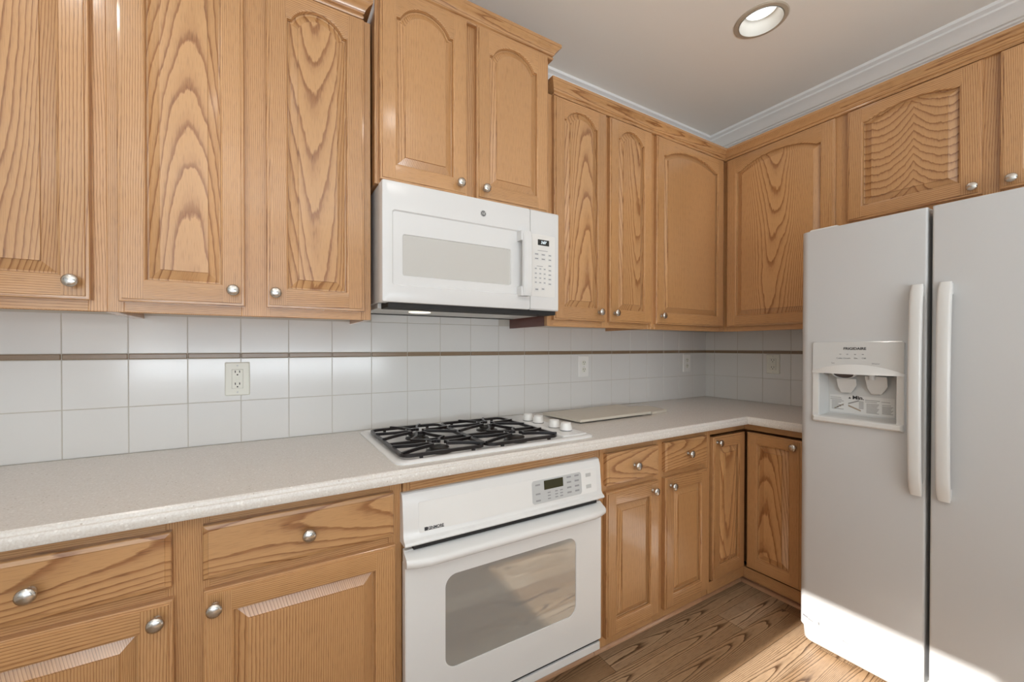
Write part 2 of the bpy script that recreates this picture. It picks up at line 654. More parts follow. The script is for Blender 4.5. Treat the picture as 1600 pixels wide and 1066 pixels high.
structure(MB().box(WALL_L - .1, .1, WALL_F - .1, .1, -.06, 0).build('floor', FLOOR))
CAN = (-.812, -.765)
cring, oring = [], []
for k in range(64):
    a = 2 * PI * k / 64
    ca, sa = math.cos(a), math.sin(a)
    t = min(((.5 if ca > 0 else WALL_L - .9) - CAN[0]) / ca if abs(ca) > 1e-6 else 1e9,
            ((.5 if sa > 0 else WALL_F - .9) - CAN[1]) / sa if abs(sa) > 1e-6 else 1e9)
    cring.append((CAN[0] + .084 * ca, CAN[1] + .084 * sa))
    oring.append((CAN[0] + t * ca, CAN[1] + t * sa))
mb = MB()
zc = CEIL_Z
mb.loft([[(x, y, zc + .1) for x, y in oring], [(x, y, zc) for x, y in oring], [(x, y, zc) for x, y in cring],
         [(x, y, zc + .1) for x, y in cring], [(x, y, zc + .1) for x, y in oring]], cap0=False, cap1=False)
structure(mb.build('ceiling', CEIL))


def holed_wall(name, axis, pos, a0, a1, holes, mat):
    """wall slab with rectangular openings; axis 'x' = plane x=pos (runs along y)."""
    mb = MB()
    us = sorted({a0, a1, *[h[0] for h in holes], *[h[1] for h in holes]})
    for u0, u1 in zip(us, us[1:]):
        zs = [(0, CEIL_Z)]
        for h in holes:
            if h[0] <= u0 and h[1] >= u1:
                zs = [(0, h[2]), (h[3], CEIL_Z)]
        for z0, z1 in zs:
            if z1 - z0 < 1e-4:
                continue
            if axis == 'x':
                mb.box(pos - .1, pos, u0, u1, z0, z1)
            else:
                mb.box(u0, u1, pos - .1, pos, z0, z1)
    return structure(mb.build(name, mat))


SW_Y0, SW_Y1 = -1.43, -.86
SW_Z0 = SUN_T * (-1.635 - WALL_L)
SW_Z1 = .262 + SUN_T * (-.79 - WALL_L)
holed_wall('wall_left', 'x', WALL_L, WALL_F, 0.004, [(SW_Y0, SW_Y1, SW_Z0, SW_Z1), (-3.0, -1.6, .55, 2.2)], WALLP)
holed_wall('wall_front', 'y', WALL_F, WALL_L, .004, [(-3.6, -.6, .25, 2.4)], WALLP)


def window(name, axis, pos, u0, u1, z0, z1, bars):
    mb = MB()
    w = .035
    segs = [(u0 - .05, u0, z0 - .05, z1 + .05), (u1, u1 + .05, z0 - .05, z1 + .05), (u0, u1, z1, z1 + .05), (u0, u1, z0 - .05, z0)]
    segs += [(u0 + (u1 - u0) * t - w / 2, u0 + (u1 - u0) * t + w / 2, z0, z1) for t in bars]
    for a, b, c, d in segs:
        if axis == 'x':
            mb.box(pos - .02, pos + .015, a, b, c, d)
        else:
            mb.box(a, b, pos - .02, pos + .015, c, d)
    return structure(mb.build(name, TRIM))


window('window_1', 'x', WALL_L, SW_Y0, SW_Y1, SW_Z0, SW_Z1, [])
window('window_2', 'x', WALL_L, -3.0, -1.6, .55, 2.2, [.5])
window('added_window_3', 'y', WALL_F, -3.6, -.6, .25, 2.4, [.33, .67])  # unseen window added in the opposite wall for ambient fill

# white cornice on both walls (path travels so that outward points into the room)
crown_prof = [(0, -.175), (.010, -.175), (.010, -.108), (.017, -.105), (.017, -.097), (.024, -.092), (.024, -.084), (.031, -.080),
              (.034, -.070), (.040, -.056), (.049, -.044), (.060, -.035), (.066, -.031), (.066, -.022), (.074, -.018), (.084, -.014),
              (.084, 0), (0, 0)]
structure(MB().sweep(crown_prof, [(WALL_L, 0.004), (0.004, 0.004), (0.004, WALL_F)], CEIL_Z).build('trim_1', TRIM, smooth=35))

# recessed ceiling light
cl = thing('recessed_light', 'round recessed ceiling light with beige ring, lit', 'ceiling light', (-.812, -.765, CEIL_Z))
MB().lathe([(.082, .004), (.100, .002), (.102, -.002), (.098, -.006), (.085, -.007), (.080, -.003), (.080, .004)], seg=48, caps=False).build('trim_ring', BEIGE, cl, smooth=40)
MB().lathe([(.0815, -.004), (.080, .0), (.073, .030), (.069, .044), (.064, .050), (.059, .051), (.059, .062)], seg=48, caps=False).build('baffle', BAFFLE, cl, loc=(0, 0, -.0052), smooth=40)
MB().lathe([(.0001, .0), (.040, .0), (.0580, .002), (.0580, .008), (.0001, .008)], seg=40).build('lens', BULB, cl, loc=(0, 0, .044), smooth=40)
MB().lathe([(.083, .0), (.083, .09), (.0001, .09)], seg=40, caps=False).build('housing', BAFFLE, cl, loc=(0, 0, .01))
sl = bpy.data.lights.new('lamp', 'SPOT')
sl.energy = 5
sl.spot_size = 2.2
sl.spot_blend = .8
sl.shadow_soft_size = .045
sl.color = (1, .95, .88)
so = bpy.data.objects.new('lamp', sl)
COL.objects.link(so)
so.parent = cl
so.location = (0, 0, .034)

# ------------------------------------------------------------------ cabinet joinery
T = .022                                      # door thickness


def arch_f(t, R):
    e = math.sqrt(R * R - 1)
    return (math.sqrt(max(R * R - t * t, 0)) - e) / (R - e)


def outline(w, zb, zs, za, flat, R, d=0.0, n=18, follow=True):
    """opening outline, counter-clockwise from bottom left; d = inset."""
    if za is None:                                   # square top
        return [(-w + d, zb + d), (w - d, zb + d), (w - d, zs - d), (-w + d, zs - d)]
    pts = [(-w + d, zb + d), (w - d, zb + d)]
    if follow:
        f, s, a = flat, zs - d, za - d
    else:
        f, s, a = .0008, zs - d * .75, za - d
    W = w - d
    pts.append((W, s))
    for k in range(n + 1):
        t = 1 - 2 * k / n
        t = math.sin(t * PI / 2)
        pts.append((t * (W - f), s + (a - s) * arch_f(abs(t), R)))
    pts.append((-W, s))
    return pts


def knob(parent, x, z, y=-T):
    prof = [(.0085, 0), (.0085, .003), (.0055, .006), (.0052, .013), (.009, .0165), (.0150, .0195), (.0162, .0225),
            (.0150, .0262), (.0095, .0292), (.0001, .0302)]
    return MB().lathe(prof, axis='-y', seg=28).build('knob', NICKEL, parent, (x, y, z), smooth=50)


def door(parent, cx, y, cz, W, H, rot=0.0, arch=None, knob_at=None, panel=OP, stile=.052, rail_b=.055, rail_t=.055):
    """frame-and-raised-panel door; origin at its centre, back face on local y = 0."""
    hw, hh = W / 2, H / 2
    w, zb = hw - stile, -hh + rail_b
    if arch:
        sh, ap, flat, R = arch
        zs, za = hh - sh, hh - ap
    else:
        zs, za, flat, R = hh - rail_t, None, 0, 1.2
    O = outline(w, zb, zs, za, flat, R)
    b, b0 = .0085, .007
    mb = MB()
    yf, ys = -T, -T + .0028
    X, Z = hw - b, hh - b
    mb.poly([(-X, yf, -Z), (-w, yf, -Z), (-w, yf, Z), (-X, yf, Z)], 0)
    mb.poly([(w, yf, -Z), (X, yf, -Z), (X, yf, Z), (w, yf, Z)], 0)
    mb.poly([(-w, yf, -Z), (w, yf, -Z), (w, yf, zb), (-w, yf, zb)], 1)
    top = O[2:]
    for p, q in zip(top, top[1:]):
        if abs(p[0] - q[0]) > 1e-7:
            mb.poly([(q[0], yf, q[1]), (p[0], yf, p[1]), (p[0], yf, Z), (q[0], yf, Z)], 1)

    def rect(a, c):
        return [(-a, -c), (a, -c), (a, c), (-a, c)]
    levels = [(rect(X, Z), yf), (rect(X + .001, Z + .001), ys), (rect(hw - .0015, hh - .0015), ys + .0008),
              (rect(hw, hh), ys + .0024), (rect(hw, hh), 0)]
    for (ra, ya), (rb, yb) in zip(levels, levels[1:]):
        for k in range(4):
            a1, a2, b1, b2 = ra[k], ra[(k + 1) % 4], rb[k], rb[(k + 1) % 4]
            mb.poly([(a1[0], ya, a1[1]), (a2[0], ya, a2[1]), (b2[0], yb, b2[1]), (b1[0], yb, b1[1])], k % 2 == 0)
    mb.poly([(-hw, 0, -hh), (-hw, 0, hh), (hw, 0, hh), (hw, 0, -hh)], 0)
    # sticking: the small moulded edge round the opening
    rings = [(O, yf), (outline(w, zb, zs, za, flat, R, .0040), yf + .0015), (outline(w, zb, zs, za, flat, R, .0062), yf + .0100)]
    for (ra, ya), (rb, yb) in zip(rings, rings[1:]):
        n = len(ra)
        for k in range(n):
            a1, a2, b1, b2 = ra[k], ra[(k + 1) % n], rb[k], rb[(k + 1) % n]
            side = abs(a1[0] - a2[0]) < 1e-7
            mb.poly([(a1[0], ya, a1[1]), (a2[0], ya, a2[1]), (b2[0], yb, b2[1]), (b1[0], yb, b1[1])], 0 if side else 1)
    d = mb.build('door', [OV, OH], parent, (cx, y, cz), (0, 0, rot), smooth=28)
    # raised panel
    pb = MB()
    rings = [(outline(w, zb, zs, za, flat, R, .0050), yf + .0120), (outline(w, zb, zs, za, flat, R, .0100), yf + .0130),
             (outline(w, zb, zs, za, flat, R, .034, follow=False), yf + .0045),
             (outline(w, zb, zs, za, flat, R, .0346, follow=False), yf + .0012)]
    ids = []
    for r, yy in rings:
        ids.append([pb.vert((p[0], yy, p[1])) for p in r])
    n = len(ids[0])
    for a, c in zip(ids, ids[1:]):
        for k in range(n):
            pb.face((a[k], a[(k + 1) % n], c[(k + 1) % n], c[k]))
    pb.face(ids[-1])
    pb.build('panel', panel, d, smooth=12)
    if knob_at:
        knob(d, knob_at[0] - cx if rot == 0 else knob_at[0], knob_at[1] - cz)
    return d


def drawer(parent, cx, y, cz, W, H, kx=None):
    hw, hh = W / 2, H / 2
    mb = MB()
    lv = [(hw, hh, 0), (hw, hh, -T + .0060), (hw - .002, hh - .002, -T + .0040), (hw - .0100, hh - .0100, -T + .0014), (hw - .0108, hh - .0108, -T)]
    mb.loft([[(-a, yy, -c), (a, yy, -c), (a, yy, c), (-a, yy, c)] for a, c, yy in lv])
    d = mb.build('drawer', ODR, parent, (cx, y, cz), smooth=10)
    knob(d, 0 if kx is None else kx - cx, 0)
    return d


def frame_part(parent, stiles, rails, y, t=.019, name='face_frame'):
    mb = MB()
    for x0, x1, z0, z1 in stiles:
        mb.box(x0, x1, y, y + t, z0, z1, 0)
    for x0, x1, z0, z1 in rails:
        mb.box(x0, x1, y, y + t, z0, z1, 1)
    return mb.build(name, [OV, OH], parent, bevel=.0008, seg=1)


CAB_CROWN = [(0, 0), (.013, 0), (.0155, .004), (.0150, .010), (.0115, .0135), (.0165, .0165), (.0205, .026), (.0285, .036),
             (.0365, .0415), (.0385, .0445), (.0405, .0445), (.0405, .057), (0, .057)]

UB, UT = 1.304, 2.312                         # wall cabinets: underside, top of frame
DB, DT = 1.331, 2.302                         # their doors
FY = -.31                                     # their frame plane


def upper(label, x0, x1, doors, arch, zb=UB, zt=UT, fy=FY, rotz=0.0, crown=None, left_side=OV, panels=None, ct=None, cg=None):
    """doors: (x0, x1, z0, z1, knob x or None, knob z)."""
    root = thing('wall_cabinet', label, 'cabinet', (0, 0, zb), rotz)
    H = zt - zb
    mb = MB()
    mb.box(x0 + .004, x1 - .004, fy + .019, -.0045, .022, H, 0)
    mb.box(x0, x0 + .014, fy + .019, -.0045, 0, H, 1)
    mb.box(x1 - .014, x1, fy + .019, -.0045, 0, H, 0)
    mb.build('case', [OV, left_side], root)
    st, rl = [], []
    ed = [x0] + [v for d in doors for v in (d[0] + .008, d[1] - .008)] + [x1]
    for a, b in zip(ed[::2], ed[1::2]):
        st.append((a, b, 0, H))
    dz0, dz1 = min(d[2] for d in doors) - zb, max(d[3] for d in doors) - zb
    for d in doors:
        rl.append((d[0] + .008, d[1] - .008, 0, dz0 + .012))
        rl.append((d[0] + .008, d[1] - .008, dz1 - .03, H))
    frame_part(root, st, rl, fy)
    for i, d in enumerate(doors):
        door(root, (d[0] + d[1]) / 2, fy, (d[2] + d[3]) / 2 - zb, d[1] - d[0], d[3] - d[2], arch=arch,
             knob_at=(d[4], d[5] - zb) if d[4] is not None else None, panel=panels[i] if panels else OP)
    if crown:
        MB().sweep(CAB_CROWN, crown, (ct if ct is not None else UT - .004) - zb).build('crown_moulding', OH, root, smooth=25)
    return root


A_NARROW = (.082, .034, .011, 1.06)           # shoulder drop, apex drop, shoulder flat, arc shape
KZ = 1.374
upper('oak wall cabinet at far left, single broad door cut off by the picture edge', -3.62, -3.044,
      [(-3.575, -3.072, DB, DT, -3.101, KZ)], (.09, .034, .012, 1.12), crown=[(-3.62, FY), (-3.044, FY)])
upper('oak wall cabinet with two tall arched doors, left of the white microwave', -3.044, -2.373,
      [(-3.019, -2.740, DB, DT, -2.767, KZ), (-2.683, -2.397, DB, DT, -2.660, KZ)], A_NARROW,
      crown=[(-3.044, FY), (-2.413, FY), (-2.413, -.02)])
upper('raised oak wall cabinet with two arched doors directly above the white microwave', -2.366, -1.640,
      [(-2.353, -2.031, 1.774, 2.428, -2.064, 1.812), (-1.990, -1.656, 1.774, 2.428, -1.958, 1.812)], (.090, .034, .014, 1.08),
      zb=1.763, zt=2.44, fy=-.34, crown=[(-2.366, -.34), (-1.640, -.34), (-1.640, -.02)], ct=2.424, panels=[OF, OF])
upper('oak wall cabinet with two narrow arched doors, right beside the microwave', -1.622, -.952,
      [(-1.597, -1.289, DB, DT, -1.336, KZ), (-1.264, -.971, DB, DT, -1.236, KZ)], A_NARROW,
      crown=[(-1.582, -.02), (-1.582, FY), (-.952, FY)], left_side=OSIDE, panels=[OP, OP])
upper('short oak wall cabinet above the white refrigerator', .874, 1.80,
      [(.900, 1.306, 1.795, DT, 1.287, 1.824), (1.350, 1.756, 1.795, DT, 1.380, 1.824)], (.066, .040, .018, 1.45),
      zb=1.765, rotz=-PI / 2, crown=[(.874, FY), (1.80, FY)], panels=[OB, OF])

# corner wall cabinet: an L with one door on each wall
root = thing('wall_cabinet', 'oak corner wall cabinet with one arched door on each wall', 'cabinet', (0, 0, UB))
H = UT - UB
mb = MB()
mb.box(-.948, -.0045, FY + .019, -.0045, .022, H)
mb.box(FY + .019, -.0045, -.870, FY + .019, .022, H)
mb.build('case', OV, root)
mb = MB()
for x0, x1, m in ((-.952, -.924, 0), (-.352, -.31, 0)):
    mb.box(x0, x1, FY, FY + .019, 0, H, 0)
mb.box(-.924, -.352, FY, FY + .019, 0, .040, 1)
mb.box(-.924, -.352, FY, FY + .019, H - .04, H, 1)
mb.build('face_frame', [OV, OH], root, bevel=.0008, seg=1)
mb = MB()
for x0, x1 in ((.31, .352), (.845, .874)):
    mb.box(x0, x1, FY, FY + .019, 0, H, 0)
mb.box(.352, .845, FY, FY + .019, 0, .040, 1)
mb.box(.352, .845, FY, FY + .019, H - .04, H, 1)
mb.build('face_frame', [OV, OH], root, rot=(0, 0, -PI / 2), bevel=.0008, seg=1)
A_WIDE = (.085, .036, .02, 1.35)
door(root, (-.932 - .346) / 2, FY, (DB + DT) / 2 - UB, .586, DT - DB, arch=A_WIDE, knob_at=(-.898, KZ - UB), panel=OF)
door(root, FY, -(.337 + .853) / 2, (DB + DT) / 2 - UB, .516, DT - DB, rot=-PI / 2, arch=A_WIDE, panel=OP)
MB().sweep(CAB_CROWN, [(-.952, FY), (FY, FY), (FY, -.874)], UT - .004 - UB).build('crown_moulding', OH, root, smooth=25)

# ------------------------------------------------------------------ base cabinets
BY, BT = -.575, .829                          # frame plane, top of base cabinets
TOE, TOE_Y = .046, -.535
SHOE = [(0, 0), (.017, 0), (.016, .007), (.012, .013), (.006, .017), (0, .018)]


def toe(root, path, shift=0.0):
    MB().sweep([(-.012, 0.001), (0, .001), (0, TOE + .004), (-.012, TOE + .004)], path).build('toe_kick', OSH, root)
    MB().sweep([(o, h + .0005) for o, h in SHOE], path).build('shoe_moulding', OSH, root, smooth=40)


def base(label, x0, x1, stiles, rails, kick=True):
    root = thing('base_cabinet', label, 'cabinet', (0, 0, 0))
    mb = MB()
    mb.box(x0 + .003, x1 - .003, BY + .019, -.006, TOE + .012, BT - .002)
    mb.build('case', OV, root)
    frame_part(root, [(a, b, TOE, BT) for a, b in stiles], rails, BY)
    if kick:
        toe(root, [(x0, TOE_Y), (x1, TOE_Y)])
    return root


LZ0, LZ1, RZ0, RZ1 = .085, .652, .677, .802     # door and drawer heights
g = base('oak base cabinet with two drawers over two doors, left of the oven', -3.36, -2.347,
         [(-3.36, -3.29), (-2.884, -2.804), (-2.386, -2.347)],
         [(-3.29, -2.884, .79, BT), (-2.804, -2.386, .79, BT), (-3.29, -2.884, .64, .69), (-2.804, -2.386, .64, .69),
          (-3.29, -2.884, TOE, .10), (-2.804, -2.386, TOE, .10)])
drawer(g, -3.086, BY, (RZ0 + RZ1) / 2, .428, RZ1 - RZ0)
drawer(g, -2.595, BY, (RZ0 + RZ1) / 2, .440, RZ1 - RZ0)
door(g, -3.084, BY, (LZ0 + LZ1) / 2, .430, LZ1 - LZ0, knob_at=(-2.896, .619), panel=OF, stile=.056, rail_t=.054)
door(g, -2.592, BY, (LZ0 + LZ1) / 2, .444, LZ1 - LZ0, knob_at=(-2.792, .616), panel=OF, stile=.054, rail_t=.054)

h = base('oak cabinet frame built around the white wall oven', -2.345, -1.572,
         [(-2.345, -2.322), (-1.596, -1.572)], [(-2.322, -1.596, .775, BT), (-2.322, -1.596, TOE, .078)])

i_ = base('narrow oak base cabinet with two small drawers, right of the oven', -1.570, -.884,
          [(-1.570, -1.535), (-1.266, -1.196), (-.925, -.884)],
          [(-1.535, -1.266, .79, BT), (-1.196, -.925, .79, BT), (-1.535, -1.266, .64, .69), (-1.196, -.925, .64, .69),
           (-1.535, -1.266, TOE, .10), (-1.196, -.925, TOE, .10)])
drawer(i_, -1.400, BY, .738, .298, .125)
drawer(i_, -1.059, BY, .741, .294, .125)
door(i_, -1.400, BY, (LZ0 + LZ1) / 2, .304, LZ1 - LZ0, knob_at=(-1.292, .617), panel=OF, stile=.050, rail_t=.052)
door(i_, -1.057, BY, (LZ0 + LZ1) / 2, .300, LZ1 - LZ0, knob_at=(-1.176, .617), panel=OF, stile=.050, rail_t=.052)

root = thing('base_cabinet', 'oak corner base cabinet with hinged L-shaped door pair beside the refrigerator', 'cabinet', (0, 0, 0))
mb = MB()
mb.box(-.880, -.006, BY + .13, -.006, TOE + .012, BT - .002)
mb.box(BY + .13, -.006, -.878, BY + .13, TOE + .012, BT - .002)
mb.box(-.882, -.868, BY + .0205, BY + .14, TOE + .012, BT - .002)
mb.box(BY + .0205, BY + .14, -.878, -.866, TOE + .012, BT - .002)
mb.build('case', OV, root)
mb = MB()
mb.box(-.882, -.866, BY, BY + .02, TOE, BT, 0)
mb.box(-.866, BY + .02, BY, BY + .02, .797, BT, 1)
mb.box(-.866, BY + .02, BY, BY + .02, TOE, .098, 1)
mb.build('face_frame', [OV, OH], root, bevel=.0008, seg=1)
mb = MB()
mb.box(-BY, .84, BY, BY + .02, .797, BT, 1)
mb.box(-BY, .84, BY, BY + .02, TOE, .098, 1)
mb.box(.84, .878, BY, BY + .02, TOE, BT, 0)
mb.build('face_frame', [OV, OH], root, rot=(0, 0, -PI / 2), bevel=.0008, seg=1)
door(root, (-.861 - .597) / 2, BY + .003, .449, .264, .678, knob_at=(-.836, .762), panel=OP, stile=.046, rail_t=.050)
door(root, BY + .003, -(.598 + .836) / 2, .449, .238, .678, rot=-PI / 2, knob_at=(.092, .755), panel=OP, stile=.046, rail_t=.050)
toe(root, [(-.884, TOE_Y), (TOE_Y, TOE_Y), (TOE_Y, -.878)])

# ------------------------------------------------------------------ worktop
CF = -.600
top = MB()
edge = [(0, 0), (.010, -.0006), (.0135, -.004), (.0140, -.0095), (.0150, -.0110), (.0190, -.0122), (.0205, -.015), (.0205, -.033),
        (.0185, -.0365), (.0145, -.0375), (-.04, -.0375), (-.04, -.02)]
# inner corner slightly rounded
cr = .022
arc = [(CF - cr + cr * math.sin(a), CF - cr + cr * math.cos(a)) for a in [k * PI / 2 / 6 for k in range(7)]]
path = [(-3.62, CF)] + arc + [(CF, -.884)]
top.sweep(edge, path, CT)
top.poly([(-3.62, -.0065, CT), (-3.62, CF, CT)] + [(x, y, CT) for x, y in arc] + [(CF, -.884, CT), (-.0065, -.884, CT), (-.0065, -.0065, CT)][0:3])
top.poly([(-3.62, -.0065, CT - .0375), (-3.62, CF, CT - .0375)] + [(x, y, CT - .0375) for x, y in arc] + [(CF, -.884, CT - .0375), (-.0065, -.884, CT - .0375), (-.0065, -.0065, CT - .0375)])
tag(top.build('countertop', STONE, smooth=30), 'cream speckled L-shaped countertop running along both walls', 'countertop')

# two loose cream boards beside the cooktop
bd = MB()
plate = [(-1.489, -.100), (-1.467, -.352), (-.990, -.345), (-.940, -.080)]
bd.loft([[(x, y, CT + .0065) for x, y in plate], [(x, y, CT + .0185) for x, y in plate]])
for x, y in ((-1.44, -.13), (-1.42, -.32), (-1.02, -.32), (-.93, -.12)):
    bd.lathe([(.009, .0), (.009, .0066)], (x, y, CT + .0002), seg=12)
tag(bd.build('cutting_board', BOARD, bevel=.0015), 'large cream board lying flat behind the cooktop knobs against the tiles', 'cutting board')
bd = MB()
plate = [(-.925, -.140), (-.976, -.338), (-.838, -.322), (-.800, -.160)]
bd.loft([[(x, y, CT + .0005) for x, y in plate], [(x, y, CT + .0125) for x, y in plate]])
tag(bd.build('cutting_board', BOARD, bevel=.0015), 'small cream board at right end of the larger board', 'cutting board')

# ------------------------------------------------------------------ cooktop
ck = thing('cooktop', 'white four-burner gas cooktop with black grates set in the counter', 'cooktop', (0, 0, CT))
x0, x1, y0, y1 = -2.362, -1.588, -.576, -.045


def ring_xy(x0, x1, y0, y1, r, z):
    return [(a, b, z) for a, b in rrect(x0, x1, y0, y1, r, 6)]


mb = MB()
lv = [(0, 0.0), (0, .004), (.003, .0075), (.014, .0095), (.024, .0085), (.040, .0045), (.048, .004)]
mb.loft([ring_xy(x0 + d, x1 - d, y0 + d, y1 - d, .034 - d * .3, z) for d, z in lv], cap0=True)
mb.build('tray', WHITE, ck, smooth=40)
mb = MB()
mb.loft([ring_xy(-1.725, -1.606, -.545, -.075, .006, .0005), ring_xy(-1.725, -1.606, -.545, -.075, .006, .0105),
         ring_xy(-1.723, -1.608, -.543, -.077, .006, .0125)])
cp = mb.build('control_plate', WHITE, ck, smooth=40)
MB().box(-1.675, -1.640, -.530, -.524, .0125, .0128).build('print_mark', KEYL, cp)
for (kx, ky) in ((-1.655, -.215), (-1.647, -.282), (-1.648, -.395), (-1.647, -.468)):
    mb = MB()
    mb.lathe([(.0240, 0), (.0240, .002)], (0, 0, 0), seg=28, m=1)
    mb.lathe([(.0245, .0022), (.0240, .010), (.0215, .020), (.0185, .0285), (.0150, .0308), (.0001, .0315)], (0, 0, 0), seg=28, m=0)
    mb.bar([(-.016, .010, .026), (.016, -.010, .026)], .006, .010, 0)
    mb.build('control_knob', [WHITE_P, GASKET], ck, (kx, ky, .0128), smooth=40)


def arc_pts(p0, p1, sag, z0, z1, n=8):
    p0, p1 = Vector(p0), Vector(p1)
    d = p1 - p0
    nrm = Vector((d.y, -d.x)).normalized()
    out = []
    for k in range(n + 1):
        t = k / n
        q = p0 + d * t + nrm * sag * math.sin(PI * t)
        out.append((q.x, q.y, z0 + (z1 - z0) * t))
    return out


GZ = .0195
for gx0, gx1 in ((-2.335, -2.058), (-2.048, -1.752)):
    mb = MB()
    ol = rrect(gx0, gx1, -.553, -.130, .03, 5)
    mb.bar([(a, b, GZ) for a, b in ol + ol[:2]], .0095, .010)
    mx = (gx0 + gx1) / 2
    ym = -.385
    mb.bar([(gx0, ym, GZ), (gx1, ym, GZ)], .009, .010)
    for by, ya, yb in ((-.490, -.553, ym), (-.275, ym, -.130)):
        zt = GZ + .007
        for sx in (-1, 1):
            ex = gx0 if sx < 0 else gx1
            # each side: a pair of curved prongs rising from the frame towards the burner, joined by a bend
            tip1 = (mx + sx * .024, by - .012)
            tip2 = (mx + sx * .024, by + .012)
            mb.bar(arc_pts((ex, max(by - .050, ya + .012)), tip1, .007 * sx, zt - .002, zt + .004), .0075, .010)
            mb.bar(arc_pts((ex, by + .050), tip2, -.007 * sx, zt - .002, zt + .004), .0075, .010)
            mb.bar(arc_pts(tip1, tip2, .007 * sx, zt + .004, zt + .004, 5), .0075, .010)
        for sy in (-1, 1):
            ey = ya if sy < 0 else yb
            if abs(ey - by) < .08:
                continue
            tip1 = (mx - .012, by + sy * .026)
            tip2 = (mx + .012, by + sy * .026)
            mb.bar(arc_pts((mx - .060, ey), tip1, -.008 * sy, zt - .002, zt + .004), .0075, .010)
            mb.bar(arc_pts((mx + .060, ey), tip2, .008 * sy, zt - .002, zt + .004), .0075, .010)
            mb.bar(arc_pts(tip1, tip2, -.007 * sy, zt + .004, zt + .004, 5), .0075, .010)
    for fx in (gx0 + .055, gx1 - .045):
        for fy in (-.553, -.130):
            mb.box(fx - .005, fx + .005, fy - .004, fy + .004, .0055, GZ)
    mb.build('grate', IRON, ck, smooth=40)
    for by in (-.490, -.275):
        mb = MB()
        mb.lathe([(.044, 0), (.042, .003), (.030, .005), (.028, .011), (.0001, .011)], (0, 0, 0), seg=32)
        b_ = mb.build('burner', CAPM, ck, (mx, by, .0045), smooth=40)
        MB().lathe([(.026, .0112), (.0325, .0125), (.033, .0150), (.030, .0168), (.0001, .0172)], seg=32).build('burner_cap', CAPM, b_, smooth=40)
        MB().tube([(-.036, .020, .002), (-.036, .020, .034)], .0022).build('igniter', STEEL, b_)

# ------------------------------------------------------------------ wall oven
ov = thing('wall_oven', 'white built-in wall oven with grey window below the cooktop', 'oven', (0, 0, 0))
MB().box(-2.32, -1.60, -.585, -.05, .066, .776).build('body', WHITE, ov)
OX0, OX1 = -2.352, -1.592
cp_prof = [(-.575, .792), (-.588, .792), (-.5935, .789), (-.600, .770), (-.6065, .700), (-.609, .672), (-.613, .665), (-.622, .660), (-.625, .654), (-.621, .649), (-.575, .649)]
mb = MB()
mb.loft([[(OX0 + .002, y, z) for y, z in cp_prof], [(OX0, y + .001, z) for y, z in cp_prof]][::-1], cap0=True, cap1=False)
mb.loft([[(x, y, z) for y, z in cp_prof] for x in (OX0 + .002, OX1 - .002)], cap0=False, cap1=False)
mb.loft([[(OX1 - .002, y, z) for y, z in cp_prof], [(OX1, y + .001, z) for y, z in cp_prof]], cap0=False, cap1=True)
cpanel = mb.build('control_panel', WHITE, ov, smooth=25)


def on_panel(z, off=.0):
    """front y of the sloping control panel at height z."""
    t = (.770 - z) / (.770 - .672)
    return -.600 - .009 * t - off


def slant(mb, x0, x1, z0, z1, off, r=.004, m=0, th=.0008):
    pts = rrect(x0, x1, z0, z1, r, 4)
    mb.loft([[(x, on_panel(z, off - th), z) for x, z in pts], [(x, on_panel(z, off), z) for x, z in pts]], m)


mb = MB()
slant(mb, -2.306, -1.616, .676, .763, .0010, .006)
mb.build('glass_insert', plain('glossy_white_glass', (.80, .795, .78), .07), cpanel)
mb = MB()
slant(mb, -1.908, -1.690, .6795, .757, .0020, .010)
pad = mb.build('key_pad', GREYPAD, cpanel)
mb = MB()
slant(mb, -1.858, -1.775, .7215, .752, .0030, .001)
mb.build('display', SCREEN2, cpanel)


def oven_key(xx, zz, w, h, mat=KEY, off=.0026, th=.0004):
    mb = MB()
    slant(mb, xx - w, xx + w, zz - h, zz + h, off, .001, 0, th)
    mb.build('key', mat, cpanel)


for zz in (.710, .700, .690):
    for xx in (-1.838, -1.806, -1.784):
        oven_key(xx, zz, .0062, .0020)
for xx in (-1.748, -1.712):
    for zz in (.748, .730, .712, .695):
        oven_key(xx, zz, .0098, .0028)
for zz in (.742, .712, .690):
    oven_key(-1.8845, zz, .0098, .0026)
KEYG = plain('key_grey', (.50, .50, .49), .45)
for zz in (.741, .700):
    oven_key(-1.656, zz, .012, .0065, KEYG, .0018, .0006)
text('lettering', 'KENMORE', .0112, INK, cpanel, (-2.256, on_panel(.685, .0014), .6845), (PI / 2 - .09, 0, 0), sx=1.0, bold=.0003)
mb = MB()
slant(mb, -2.290, -2.281, .6795, .6895, .0014, .001, 0, .0004)
slant(mb, -2.281, -2.2285, .6795, .6805, .0014, .0003, 0, .0004)
mb.build('emblem', INK, cpanel)
# dark slot under the panel, then the door
MB().box(OX0 + .028, OX1 - .03, -.613, -.585, .6345, .649).build('vent_slot', DARK, ov)
OD0, OD1 = .117, .642
mb = MB()
W0, W1, V0, V1 = -2.226, -1.719, .248, .531
win = rrect(W0, W1, V0, V1, .036, 8)
yF = -.612
